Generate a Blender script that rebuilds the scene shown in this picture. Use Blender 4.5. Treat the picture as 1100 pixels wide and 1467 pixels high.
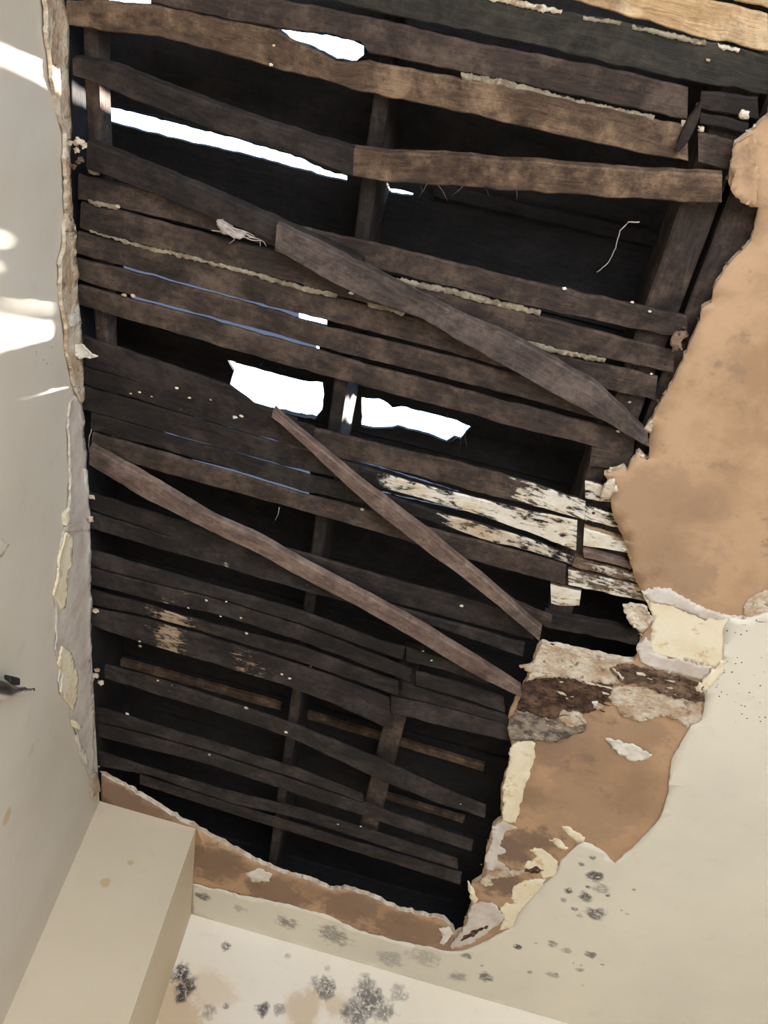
import bpy, bmesh, math, random
from mathutils import Vector, Matrix, noise
from mathutils.geometry import delaunay_2d_cdt

for o in list(bpy.data.objects):
    bpy.data.objects.remove(o)
scene = bpy.context.scene
COL = scene.collection
random.seed(7)

# ------------------------------------------------------------------ camera
FPX = 1500.0                                  # focal length in pixels of the 1100 x 1467 frame
YAW, PITCH, ROLL = (math.radians(a) for a in (6.4445, 139.488, 19.3686))
CAM = Vector((0.0, 0.0, 1.6))
ROT = Matrix.Rotation(YAW, 3, 'Z') @ Matrix.Rotation(PITCH, 3, 'X') @ Matrix.Rotation(ROLL, 3, 'Z')
cam_data = bpy.data.cameras.new('camera')
cam_data.sensor_fit = 'HORIZONTAL'
cam_data.sensor_width = 36.0
cam_data.lens = FPX / 1100.0 * 36.0
cam_data.clip_start = 0.02
cam = bpy.data.objects.new('camera', cam_data)
cam.matrix_world = Matrix.Translation(CAM) @ ROT.to_4x4()
COL.objects.link(cam)
scene.camera = cam

# ------------------------------------------------------------------ world, sun, window light, exposure
world = bpy.data.worlds.new('sky')
scene.world = world
world.use_nodes = True
bg = world.node_tree.nodes['Background']
bg.inputs['Color'].default_value = (0.50, 0.70, 1.0, 1)
bg.inputs['Strength'].default_value = 6.0

sun_data = bpy.data.lights.new('sun', 'SUN')
sun_data.energy = 60.0
sun_data.angle = math.radians(4.5)
sun_data.color = (1.0, 0.93, 0.84)
sun = bpy.data.objects.new('sun', sun_data)
SUN_DIR = Vector((-0.58, -0.42, -0.70)).normalized()
sun.rotation_euler = SUN_DIR.to_track_quat('-Z', 'Y').to_euler()
sun.location = (3, 3, 6)
COL.objects.link(sun)

# daylight coming in through the window of the rear wall
win_data = bpy.data.lights.new('window_daylight', 'AREA')
win_data.shape = 'RECTANGLE'
win_data.size, win_data.size_y = 1.5, 1.3
win_data.energy = 75.0
win_data.color = (0.97, 0.98, 1.0)
win = bpy.data.objects.new('window_daylight', win_data)
win.location = (0.55, -1.04, 1.55)
win.rotation_euler = Vector((0, 1, 0.0)).to_track_quat('-Z', 'Z').to_euler()
COL.objects.link(win)

vs = scene.view_settings
vs.view_transform = 'Standard'
vs.look = 'None'
vs.exposure = 0.0
vs.gamma = 1.0
vs.use_curve_mapping = False

# ------------------------------------------------------------------ sizes of the place (metres)
XL, YB, ZC = -0.70, 2.765, 3.0        # left wall, back wall, ceiling underside
XR, YR = 2.2, -0.9                    # right wall, rear wall
PX, PY = -0.447, 2.345                # boxed-in pillar: right side, front side
SHEAR = 0.06                           # x shear of left wall and pillar, fitted to the image's vertical lines
ZLATH = 3.014                         # underside of the laths
ZJOIST, JH = 3.030, 0.10
ZDECK = 3.165                         # underside of the roof boards

def ray(x, y):
    return ROT @ Vector(((x - 550.0) / FPX, -(y - 733.5) / FPX, -1.0))

def on_z(x, y, z=ZC):
    d = ray(x, y)
    return CAM + d * ((z - CAM.z) / d.z)

def on_x(x, y, X=XL):
    d = ray(x, y)
    return CAM + d * ((X + SHEAR * (ZC - CAM.z) - CAM.x) / (d.x + SHEAR * d.z))

def on_y(x, y, Y=YB):
    d = ray(x, y)
    return CAM + d * ((Y - CAM.y) / d.y)

# ------------------------------------------------------------------ object helpers
def link(name, me, mats, parent=None, smooth=False):
    o = bpy.data.objects.new(name, me)
    COL.objects.link(o)
    if not isinstance(mats, (list, tuple)):
        mats = [mats]
    for m in mats:
        me.materials.append(m)
    if parent is not None:
        o.parent = parent
    if smooth:
        for p in me.polygons:
            p.use_smooth = True
    return o

def tag(o, label=None, cat=None, group=None, kind=None):
    if label: o['label'] = label
    if cat: o['category'] = cat
    if group: o['group'] = group
    if kind: o['kind'] = kind
    return o

def box_mesh(name, x0, x1, y0, y1, z0, z1, shear=0):
    v = [(x, y, z) for z in (z0, z1) for y in (y0, y1) for x in (x0, x1)]
    f = [(0, 2, 3, 1), (4, 5, 7, 6), (0, 1, 5, 4), (2, 6, 7, 3), (0, 4, 6, 2), (1, 3, 7, 5)]
    if shear:
        v = [(x + SHEAR * (ZC - z) if x > x0 or shear > 1 else x, y, z) for x, y, z in v]
    me = bpy.data.meshes.new(name)
    me.from_pydata(v, [], f)
    return me

def box(name, x0, x1, y0, y1, z0, z1, mat, parent=None, shear=0):
    return link(name, box_mesh(name, x0, x1, y0, y1, z0, z1, shear), mat, parent)

# ------------------------------------------------------------------ node helpers
def srgb(r, g, b):
    f = lambda c: (c / 255 / 12.92) if c / 255 <= 0.04045 else ((c / 255 + 0.055) / 1.055) ** 2.4
    return (f(r), f(g), f(b), 1.0)

class NT:
    def __init__(self, name):
        self.m = bpy.data.materials.new(name)
        self.m.use_nodes = True
        self.t = self.m.node_tree
        self.b = self.t.nodes['Principled BSDF']
    def n(self, kind, **kw):
        nd = self.t.nodes.new(kind)
        for k, v in kw.items():
            setattr(nd, k, v)
        return nd
    def l(self, a, b):
        self.t.links.new(a, b)
    def val(self, s, v):
        if hasattr(v, 'node'):
            self.l(v, s)
        else:
            s.default_value = v
    def math(self, op, a, b=0.0, c=0.0, clamp=False):
        nd = self.n('ShaderNodeMath', operation=op, use_clamp=clamp)
        for i, v in enumerate((a, b, c)):
            self.val(nd.inputs[i], v)
        return nd.outputs[0]
    def noise(self, vec, scale, detail=4, rough=0.6, dist=0.0):
        nd = self.n('ShaderNodeTexNoise')
        if vec is not None:
            self.l(vec, nd.inputs['Vector'])
        nd.inputs['Scale'].default_value = scale
        nd.inputs['Detail'].default_value = detail
        nd.inputs['Roughness'].default_value = rough
        nd.inputs['Distortion'].default_value = dist
        return nd.outputs[0]
    def ramp(self, v, a, b):
        nd = self.n('ShaderNodeMapRange', clamp=True, interpolation_type='SMOOTHSTEP')
        self.val(nd.inputs[0], v)
        nd.inputs[1].default_value = a
        nd.inputs[2].default_value = b
        return nd.outputs[0]
    def mix(self, f, a, b, mode='MIX'):
        nd = self.n('ShaderNodeMix', data_type='RGBA', blend_type=mode)
        self.val(nd.inputs[0], f)
        for s, v in ((nd.inputs[6], a), (nd.inputs[7], b)):
            self.val(s, v)
        return nd.outputs[2]
    def pos(self):
        return self.n('ShaderNodeNewGeometry').outputs['Position']
    def uv(self):
        return self.n('ShaderNodeTexCoord').outputs['UV']
    def mapv(self, vec, scale):
        nd = self.n('ShaderNodeMapping')
        self.l(vec, nd.inputs[0])
        nd.inputs['Scale'].default_value = scale
        return nd.outputs[0]
    def attr(self, name):
        return self.n('ShaderNodeAttribute', attribute_name=name).outputs['Fac']
    def bump(self, h, strength, dist):
        nd = self.n('ShaderNodeBump')
        nd.inputs['Strength'].default_value = strength
        nd.inputs['Distance'].default_value = dist
        self.l(h, nd.inputs['Height'])
        self.l(nd.outputs[0], self.b.inputs['Normal'])
    def done(self, col, rough=0.85, spec=0.25):
        self.val(self.b.inputs['Base Color'], col)
        self.val(self.b.inputs['Roughness'], rough)
        self.b.inputs['Specular IOR Level'].default_value = spec
        return self.m
    def blobs(self, spots, wob=0.6, fine=55, speckle=False):
        """stain mask: irregular blots at given world points; spots = (point, radius, strength)"""
        p = self.pos()
        n1 = self.noise(p, fine, 5, 0.7)
        n2 = self.noise(p, fine * 0.35, 3, 0.6)
        out = None
        for c, r, s in spots:
            d = self.n('ShaderNodeVectorMath', operation='DISTANCE')
            self.l(p, d.inputs[0])
            d.inputs[1].default_value = c
            k = self.math('DIVIDE', d.outputs['Value'], r)
            k = self.math('ADD', k, self.math('MULTIPLY', self.math('SUBTRACT', n2, 0.5), wob * 2.2))
            k = self.math('ADD', k, self.math('MULTIPLY', self.math('SUBTRACT', n1, 0.5), wob * 3.0))
            k = self.math('MULTIPLY', self.math('SUBTRACT', 1.0, self.ramp(k, 0.5, 1.08)), s)
            out = k if out is None else self.math('MAXIMUM', out, k)
        if speckle:
            out = self.math('MULTIPLY', out, self.ramp(self.noise(p, 120, 4, 0.7), 0.30, 0.54))
        return out

def paint_mat(name, base, alt, spots=(), brown=(), specks=0.0, speck_at=None, bump=0.25, blob_col=(45, 42, 42)):
    t = NT(name)
    p = t.pos()
    c = t.mix(t.ramp(t.noise(p, 2.3, 4, 0.6), 0.3, 0.75), srgb(*base), srgb(*alt))
    c = t.mix(t.math('MULTIPLY', t.ramp(t.noise(p, 14, 6, 0.7), 0.55, 0.85), 0.22), c, srgb(150, 120, 85))
    if brown:
        c = t.mix(t.blobs(brown, 0.5, 18), c, srgb(186, 150, 100))
    if spots:
        c = t.mix(t.blobs(spots, 0.75, 60, True), c, srgb(*blob_col))
    if specks:
        v = t.n('ShaderNodeTexVoronoi')
        t.l(p, v.inputs['Vector'])
        v.inputs['Scale'].default_value = 85
        sp = t.math('MULTIPLY', t.math('LESS_THAN', v.outputs['Distance'], 0.13),
                    t.math('GREATER_THAN', t.noise(p, 5, 2), specks))
        if speck_at:
            sp = t.math('MULTIPLY', sp, t.math('GREATER_THAN', t.blobs([(speck_at, .17, 1.0)], .2), .5))
        c = t.mix(sp, c, srgb(60, 52, 48))
    t.bump(t.noise(p, 28, 5, 0.6), bump, 0.004)
    return t.done(c, 0.62, 0.3)

def wood_mat(name, c_dark, c_mid, c_light, amount=0.5):
    """weathered timber, grain along U; attribute flake gates leftover paint/bare wood, fwhite its colour"""
    t = NT(name)
    uv = t.uv()
    p = t.pos()
    grain = t.noise(t.mapv(uv, (9.0, 48.0, 1.0)), 2.0, 8, 0.74, 1.1)
    fib = t.noise(t.mapv(uv, (16.0, 330.0, 1.0)), 1.0, 4, 0.65)
    blot = t.noise(p, 15.0, 9, 0.76)
    soot = t.noise(p, 4.2, 7, 0.7, 0.4)
    stain = t.noise(p, 24.0, 6, 0.7, 0.8)
    c = t.mix(t.ramp(grain, 0.22, 0.78), srgb(*c_dark), srgb(*c_mid))
    c = t.mix(t.math('MULTIPLY', t.ramp(blot, 0.42, 0.70), amount), c, srgb(*c_light))
    c = t.mix(t.math('MULTIPLY', t.ramp(fib, 0.52, 0.78), 0.28), c, srgb(*c_dark))
    c = t.mix(t.math('MULTIPLY', t.ramp(stain, 0.56, 0.70), 0.55), c, srgb(*c_dark))
    c = t.mix(t.math('MULTIPLY', t.ramp(soot, 0.50, 0.66), 0.6), c, srgb(24, 20, 18))
    fl = t.attr('flake')
    fn = t.math('ADD', t.math('MULTIPLY', t.noise(t.mapv(uv, (14.0, 55.0, 1.0)), 2.0, 7, 0.72, 0.8), 0.6),
                t.math('MULTIPLY', t.noise(p, 26.0, 5, 0.7), 0.4))
    m = t.ramp(t.math('ADD', fn, t.math('MULTIPLY', fl, 0.75)), 0.74, 0.80)
    m = t.math('MULTIPLY', m, t.math('GREATER_THAN', fl, 0.01))
    pc = t.mix(t.attr('fwhite'), t.mix(grain, srgb(112, 88, 66), srgb(182, 150, 116)),
               t.mix(t.ramp(blot, 0.4, 0.7), srgb(230, 221, 204), srgb(204, 176, 138)))
    c = t.mix(m, c, pc)
    h = t.math('ADD', t.math('MULTIPLY', grain, 0.6), t.math('ADD', t.math('MULTIPLY', fib, 0.4), t.math('MULTIPLY', m, 0.7)))
    t.bump(t.math('ADD', h, t.math('MULTIPLY', blot, 0.8)), 0.8, 0.005)
    return t.done(c, 0.88, 0.2)

def plain_mat(name, a, b, scale=20, bump=0.4, rough=0.85, lo=0.35, hi=0.7, c3=None, dist=0.004, stains=(), stain_col=(0, 0, 0)):
    t = NT(name)
    p = t.pos()
    n = t.noise(p, scale, 6, 0.66)
    c = t.mix(t.ramp(n, lo, hi), srgb(*a), srgb(*b))
    if c3:
        c = t.mix(t.ramp(t.noise(p, scale * 2.3, 5, 0.7), 0.55, 0.68), c, srgb(*c3))
    if stains:
        c = t.mix(t.blobs(stains, 0.8, 24), c, srgb(*stain_col))
    t.bump(t.noise(p, scale * 2.5, 5, 0.65), bump, dist)
    return t.done(c, rough, 0.25)

C3 = lambda x, y: tuple(on_z(x, y))
mold_ceiling = [(C3(848, 1228), .012, .8), (C3(852, 1255), .022, .95), (C3(862, 1272), .022, .5), (C3(838, 1283), .024, .9), (C3(815, 1275), .016, .95),
                (C3(852, 1308), .026, .85), (C3(741, 1354), .013, 1.0), (C3(793, 1352), .016, .7), (C3(846, 1366), .016, .8),
                (C3(812, 1360), .016, .5), (C3(695, 1398), .024, .8), (C3(790, 1395), .018, .45), (C3(655, 1398), .030, .55), (C3(668, 1367), .018, .7),
                (C3(290, 1283), .024, .8), (C3(412, 1320), .034, .7), (C3(480, 1338), .050, .6), (C3(560, 1372), .045, .4), (C3(610, 1370), .05, .35),
                (C3(345, 1300), .02, .4), (C3(830, 1388), .012, .5)]
mr = random.Random(12)
mold_ceiling += [(C3(mr.gauss(845, 26), mr.gauss(1280, 34)), mr.uniform(.005, .012), mr.uniform(.5, .9)) for _ in range(12)]
mold_ceiling += [(C3(mr.gauss(790, 40), mr.gauss(1375, 18)), mr.uniform(.004, .010), mr.uniform(.4, .8)) for _ in range(10)]
M = {}
M['ceiling_paint'] = paint_mat('ceiling_paint', (226, 217, 197), (214, 206, 188), mold_ceiling, specks=0.36, speck_at=C3(1085, 965), blob_col=(62, 57, 56))
B3 = lambda x, y: tuple(on_y(x, y))
mold_back = [(B3(258, 1395), .030, 1.0), (B3(266, 1415), .034, 1.0), (B3(258, 1428), .022, 1.0), (B3(463, 1417), .036, .8), (B3(524, 1415), .034, .7),
             (B3(528, 1436), .050, .85), (B3(512, 1450), .045, .8), (B3(550, 1448), .034, .7), (B3(376, 1445), .018, .9), (B3(400, 1447), .018, .6), (B3(323, 1355), .014, .8),
             (B3(300, 1448), .02, .5), (B3(323, 1443), .01, .7), (B3(470, 1387), .013, .4), (B3(412, 1370), .010, .4), (B3(570, 1425), .03, .5)]
M['back_paint'] = paint_mat('back_wall_paint', (236, 227, 212), (230, 219, 198), mold_back,
                            brown=[(B3(255, 1450), .09, .6), (B3(300, 1420), .08, .3), (B3(440, 1445), .07, .5), (B3(480, 1440), .05, .4)], bump=0.15, blob_col=(70, 66, 66))
M['wall_paint'] = paint_mat('left_wall_paint', (212, 203, 187), (202, 192, 175), specks=0.72, bump=0.2,
                            brown=[(tuple(on_x(10, 1170)), .02, .6), (tuple(on_x(45, 1075)), .016, .3)])
M['pillar_paint'] = paint_mat('pillar_paint', (212, 197, 170), (206, 190, 162), bump=0.12, specks=0.74,
                              brown=[(tuple(on_y(150, 1264, PY)), .014, .6), (tuple(on_y(187, 1236, PY)), .008, .6)])
M['board'] = plain_mat('brown_board_paper', (188, 153, 119), (163, 129, 98), 6, 0.25, 0.9, 0.38, 0.68, (152, 124, 98), 0.003,
                        [(C3(x, y), q, k) for x, y, q, k in ((790, 1080, .07, .6), (760, 1140, .05, .5), (830, 1070, .05, .5), (940, 720, .09, .35), (960, 800, .08, .35), (990, 830, .05, .4), (720, 1265, .075, 1), (735, 1215, .06, 1), (765, 1205, .07, .9), (800, 1110, .04, .35), (930, 1050, .05, .4), (450, 1275, .09, .35), (560, 1320, .08, .3), (215, 1155, .09, .5), (330, 1235, .07, .4), (1010, 720, .05, .3), (610, 1340, .09, .7), (500, 1300, .12, .8), (400, 1275, .12, .8), (310, 1235, .10, .8), (200, 1150, .14, .8), (570, 1330, .10, .8), (850, 1150, .16, .35), (880, 1060, .10, .35))], (126, 102, 84))
M['gypsum'] = plain_mat('broken_board_edge', (226, 212, 190), (170, 140, 108), 40, 0.8)
M['cream'] = plain_mat('old_cream_paint', (234, 223, 196), (226, 208, 172), 12, 0.2, 0.7, 0.35, 0.7, (208, 178, 134))
M['pale'] = plain_mat('pale_plaster', (218, 204, 182), (182, 154, 124), 26, 1.0, 0.9, 0.36, 0.66, (132, 106, 84), 0.008)
M['lilac'] = plain_mat('bare_lilac_plaster', (212, 202, 190), (190, 174, 160), 18, 0.4, 0.85)
M['mouldy'] = plain_mat('mouldy_grey_paint', (158, 144, 126), (92, 82, 74), 34, 1.0, 0.9, 0.4, 0.62, (200, 180, 150), 0.008)
M['debris'] = plain_mat('dark_rotten_fibre', (70, 50, 40), (118, 90, 70), 34, 1.0, 0.95, 0.4, 0.62, (30, 23, 21), 0.012)
M['greybrown'] = plain_mat('grey_brown_fibre', (140, 112, 90), (92, 74, 60), 30, 1.0, 0.95, 0.38, 0.62, (62, 50, 42), 0.010)
M['key'] = plain_mat('old_lime_plaster', (150, 138, 116), (112, 98, 80), 45, 0.7, 0.95, 0.38, 0.66, (176, 162, 136))
M['white'] = plain_mat('loose_white_flake', (226, 219, 205), (205, 194, 176), 30, 0.3, 0.7)
M['wood_dark'] = wood_mat('timber_sooty', (24, 21, 20), (52, 45, 41), (82, 70, 62), 0.65)
M['wood_mid'] = wood_mat('timber_brown', (38, 32, 29), (77, 64, 56), (114, 96, 82), 0.75)
M['wood_warm'] = wood_mat('timber_warm', (52, 41, 33), (106, 84, 67), (158, 130, 102), 0.85)
M['wood_grey'] = wood_mat('timber_grey_green', (36, 34, 30), (62, 58, 50), (88, 82, 70), 0.6)
M['wood_low'] = wood_mat('timber_brown_dark', (27, 24, 23), (56, 49, 45), (86, 75, 68), 0.7)
M['wood_char'] = wood_mat('timber_rough_grey', (48, 41, 38), (94, 81, 74), (134, 118, 108), 0.7)
M['wood_pale'] = wood_mat('timber_pale', (150, 116, 80), (214, 178, 132), (236, 208, 168), 0.75)
M['wood_rust'] = wood_mat('timber_reddish', (76, 60, 53), (130, 108, 96), (162, 140, 124), 0.7)
M['deck'] = wood_mat('roof_board_black', (24, 23, 23), (42, 39, 38), (54, 49, 46), 0.6)
M['floor'] = plain_mat('floor_vinyl', (226, 222, 212), (210, 204, 192), 5, 0.1, 0.6)
M['frame'] = plain_mat('white_window_wood', (226, 222, 212), (210, 204, 192), 12, 0.1, 0.5)
g = NT('window_glass'); g.b.inputs['Transmission Weight'].default_value = 1.0; g.b.inputs['IOR'].default_value = 1.02
M['glass'] = g.done((1, 1, 1, 1), 0.0, 0.3)
c = NT('chrome'); c.b.inputs['Metallic'].default_value = 1.0
M['chrome'] = c.done(srgb(228, 228, 230), 0.3, 0.5)
M['black'] = plain_mat('dark_rubber', (38, 37, 38), (58, 56, 56), 160, 0.3, 0.55)
M['web'] = plain_mat('dusty_cobweb', (196, 184, 174), (150, 138, 130), 60, 0.2, 0.9)
f = NT('translucent_blue_film')  # film added for the blue glow in the roof slits
tr = f.n('ShaderNodeBsdfTranslucent'); tr.inputs['Color'].default_value = (0.095, 0.105, 0.13, 1)
f.l(tr.outputs[0], f.t.nodes['Material Output'].inputs['Surface'])
M['film'] = f.m
M['brass'] = plain_mat('rusty_nail', (86, 60, 44), (52, 38, 32), 120, 0.5, 0.7)

# ------------------------------------------------------------------ shape helpers
def jag(pts, step, amp, seed=0, closed=True):
    """subdivide a pixel outline and roughen it"""
    rnd = random.Random(seed)
    out = []
    n = len(pts)
    for i in range(n if closed else n - 1):
        a, b = pts[i], pts[(i + 1) % n]
        L = math.hypot(b[0] - a[0], b[1] - a[1])
        k = max(1, int(L / step))
        nx, ny = -(b[1] - a[1]) / max(L, 1e-6), (b[0] - a[0]) / max(L, 1e-6)
        for j in range(k):
            t = j / k
            x, y = a[0] + (b[0] - a[0]) * t, a[1] + (b[1] - a[1]) * t
            d = 0.0
            if j:
                d = amp * (noise.noise(Vector((x * 0.11, y * 0.11, seed))) * 1.3 + rnd.uniform(-0.7, 0.7))
            out.append((x + nx * d, y + ny * d))
    if not closed:
        out.append(pts[-1])
    return out

def seg_dist(p, segs):
    best = 1e9
    for ax, ay, bx, by in segs:
        dx, dy = bx - ax, by - ay
        L = dx * dx + dy * dy
        t = 0 if L == 0 else max(0, min(1, ((p[0] - ax) * dx + (p[1] - ay) * dy) / L))
        d = (p[0] - ax - dx * t) ** 2 + (p[1] - ay - dy * t) ** 2
        if d < best:
            best = d
    return math.sqrt(best)

def plate(name, uv, place, depth, thick, mats, parent, grid=0.02, relief=0.0, curl=0.0, curlw=0.02, fray=0.0, seed=0, rscale=6.0, smooth=True, gridbox=None, mask=None):
    """a sheet with outline uv (2-D, metres); place(u, v, d) gives the point d metres in front of the surface.
    depth: how far the visible face stands proud; thick: sheet thickness behind it."""
    us = [p[0] for p in uv]; vs_ = [p[1] for p in uv]
    pts = [Vector(p) for p in uv]
    nb = len(pts)
    segs = [(uv[i][0], uv[i][1], uv[(i + 1) % nb][0], uv[(i + 1) % nb][1]) for i in range(nb)]
    edges = [(i, (i + 1) % nb) for i in range(nb)]
    gb = gridbox or (min(us), max(us), min(vs_), max(vs_))
    if grid:
        rnd = random.Random(seed)
        u = gb[0] + grid * 0.5
        while u < gb[1]:
            v = gb[2] + grid * 0.5
            while v < gb[3]:
                q = (u + rnd.uniform(-.25, .25) * grid, v + rnd.uniform(-.25, .25) * grid)
                pts.append(Vector(q))
                v += grid
            u += grid
    V, E_, F, ov, oe, of = delaunay_2d_cdt(pts, edges, [], 1, 1e-6)
    verts = []
    bset = set(i for i, o in enumerate(ov) if any(k < nb for k in o))
    for i, v in enumerate(V):
        d = depth + relief * noise.noise(Vector((v[0] * rscale, v[1] * rscale, seed + 3.3)))
        if curl:
            m = 1.0 if mask is None else mask(v)
            sd = 0.0 if i in bset else seg_dist(v, segs)
            if sd < curlw and m > 0:
                w = (1 - sd / curlw) ** 2
                d += m * curl * w * (0.55 + 0.9 * noise.noise(Vector((v[0] * 23, v[1] * 23, seed))))
        verts.append(place(v[0], v[1], d))
    n = len(V)
    for i, v in enumerate(V):
        f = fray * noise.noise(Vector((v[0] * 60, v[1] * 60, seed + 9.1))) if i in bset else 0
        base = Vector(verts[i])
        bk = Vector(place(v[0], v[1], 0)) - Vector(place(v[0], v[1], 1))
        verts.append(tuple(base + bk * (thick + f)))
    ecount = {}
    for f in F:
        for a, b in zip(f, f[1:] + f[:1]):
            ecount[(a, b)] = 1
    faces = [tuple(f) for f in F]
    mi = [0] * len(faces)
    for f in F:
        faces.append(tuple(i + n for i in reversed(f))); mi.append(1 if len(mats) > 1 else 0)
    for (a, b) in ecount:
        if (b, a) not in ecount:
            faces.append((b, a, a + n, b + n)); mi.append(1 if len(mats) > 1 else 0)
    me = bpy.data.meshes.new(name)
    me.from_pydata(verts, [], faces)
    o = link(name, me, mats, parent)
    me.polygons.foreach_set('material_index', mi)
    if smooth:
        k = len(F)
        me.polygons.foreach_set('use_smooth', [i < k for i in range(len(faces))])
    bm = bmesh.new(); bm.from_mesh(me)
    bmesh.ops.recalc_face_normals(bm, faces=bm.faces)
    bm.to_mesh(me); bm.free()
    return o

place_ceil = lambda u, v, d: (u, v, ZC - d)
place_left = lambda u, v, d: (XL + d + SHEAR * (ZC - v), u, v)
def ceil_uv(px, step=5, amp=1.2, seed=0):
    return [tuple(on_z(x, y))[:2] for x, y in jag(px, step, amp, seed)]
def left_uv(px, step=5, amp=1.2, seed=0):
    return [tuple(on_x(x, y))[1:] for x, y in jag(px, step, amp, seed)]

def interp(rows, x, k):
    if x <= rows[0][0]: return rows[0][k]
    for a, b in zip(rows, rows[1:]):
        if x <= b[0]:
            t = (x - a[0]) / (b[0] - a[0])
            return a[k] + (b[k] - a[k]) * t
    return rows[-1][k]

UVOFF = [0.0]
def lath(rows, mat, parent, z=ZLATH, z1=None, th=0.010, flake=(), name='lath', rough=0.0024, seed=None, sag=0.0, cut=6, drop=0.0):
    """a sawn strip of timber: rows = (x, top edge, bottom edge) in photo pixels, lying at height z (to z1 at its far end)"""
    UVOFF[0] += 1.37
    s = UVOFF[0] if seed is None else seed
    rnd = random.Random(int(s * 100))
    x0, x1 = rows[0][0], rows[-1][0]
    n = max(6, int((x1 - x0) / 12))
    z1 = z if z1 is None else z1
    cols = []
    L = 0.0; prev = None
    for i in range(n + 1):
        t = i / n
        x = x0 + (x1 - x0) * t
        zz = z + (z1 - z) * t - sag * math.sin(math.pi * t)
        xo = rnd.uniform(-cut, cut) * 0.3 if i in (0, n) else 0
        a = on_z(x + xo, interp(rows, x, 1), zz)
        b = on_z(x - xo, interp(rows, x, 2), zz)
        cr = b - a
        w = cr.length
        cr = cr / max(w, 1e-6)
        ka = rough * (noise.noise(Vector((a.x * 38, s, 0))) + 0.6 * noise.noise(Vector((a.x * 120, s, 5))))
        kb = rough * (noise.noise(Vector((b.x * 38, s, 9))) + 0.6 * noise.noise(Vector((b.x * 120, s, 14))))
        kz = 0.0012 * noise.noise(Vector((a.x * 9, s, 20)))
        a = a + cr * ka; b = b + cr * kb
        if prev is not None: L += (a - prev).length
        prev = a.copy()
        cols.append((a, b, kz, L, cr, w, x))
    verts, uvs, fl, fw = [], [], [], []
    ch = 0.0022
    for a, b, kz, l, cr, w, x in cols:
        c = min(ch, w * 0.2)
        prof = [(a + Vector((0, 0, th)), 0), (a + Vector((0, 0, c)), 0), (a + cr * c, 0), (b - cr * c, 1), (b + Vector((0, 0, c)), 1), (b + Vector((0, 0, th)), 1)]
        f = 0.0; wv = 0.0
        for fx0, fx1, amt, wh in flake:
            if fx0 <= x <= fx1:
                tw = min(60.0, .4 * (fx1 - fx0))
                e = min(1.0, (x - fx0) / tw, (fx1 - x) / tw)
                if amt * e > f: f = amt * e; wv = wh
        for k, (p, sd) in enumerate(prof):
            verts.append((p.x, p.y, p.z + kz - (drop if False else 0)))
            vv = {0: -th, 1: 0, 2: c, 3: w - c, 4: w, 5: w + th}[k]
            uvs.append((l + s * 3.1, vv + s * 1.7)); fl.append(f if k in (1, 2, 3, 4) else 0.0); fw.append(wv)
    faces = []
    m = 6
    for i in range(n):
        for k in range(m):
            a0, a1 = i * m + k, i * m + (k + 1) % m
            faces.append((a0, a0 + m, a1 + m, a1))
    faces.append(tuple(range(m)))
    faces.append(tuple(n * m + k for k in reversed(range(m))))
    me = bpy.data.meshes.new(name)
    me.from_pydata(verts, [], faces)
    ul = me.uv_layers.new(name='UVMap')
    for lp in me.loops:
        ul.data[lp.index].uv = uvs[lp.vertex_index]
    me.attributes.new('flake', 'FLOAT', 'POINT').data.foreach_set('value', fl)
    me.attributes.new('fwhite', 'FLOAT', 'POINT').data.foreach_set('value', fw)
    bm = bmesh.new(); bm.from_mesh(me)
    bmesh.ops.recalc_face_normals(bm, faces=bm.faces)
    bm.to_mesh(me); bm.free()
    return link(name, me, mat, parent)

def timber(name, x0, x1, y0, y1, z0, z1, mat, parent, along='y', seg=0.06, rough=0.0015, taper=0.0):
    """a squared joist or board aligned with the room, slightly uneven, grain along its length"""
    UVOFF[0] += 1.37
    s = UVOFF[0]
    a0, a1 = (y0, y1) if along == 'y' else (x0, x1)
    c0, c1 = (x0, x1) if along == 'y' else (y0, y1)
    n = max(2, int((a1 - a0) / seg))
    verts, uvs = [], []
    ch = 0.003
    for i in range(n + 1):
        a = a0 + (a1 - a0) * i / n
        k = [rough * noise.noise(Vector((a * 11, s, q * 4.0))) for q in range(3)]
        lo = c0 + k[0]; hi = c1 + k[1]
        prof = [(lo, z1), (lo, z0 + ch), (lo + ch, z0), (hi - ch, z0), (hi, z0 + ch), (hi, z1)]
        w = 0.0; pv = prof[0]
        for q in prof:
            w += math.hypot(q[0] - pv[0], q[1] - pv[1]); pv = q
            verts.append((q[0], a, q[1] + k[2]) if along == 'y' else (a, q[0], q[1] + k[2]))
            uvs.append((a + s * 3.1, w + s * 1.7))
    m = 6
    faces = [(i * m + k, (i + 1) * m + k, (i + 1) * m + (k + 1) % m, i * m + (k + 1) % m) for i in range(n) for k in range(m)]
    faces += [tuple(range(m)), tuple(n * m + k for k in reversed(range(m)))]
    me = bpy.data.meshes.new(name)
    me.from_pydata(verts, [], faces)
    ul = me.uv_layers.new(name='UVMap')
    for lp in me.loops:
        ul.data[lp.index].uv = uvs[lp.vertex_index]
    bm = bmesh.new(); bm.from_mesh(me)
    bmesh.ops.recalc_face_normals(bm, faces=bm.faces)
    bm.to_mesh(me); bm.free()
    return link(name, me, mat, parent)

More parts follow.
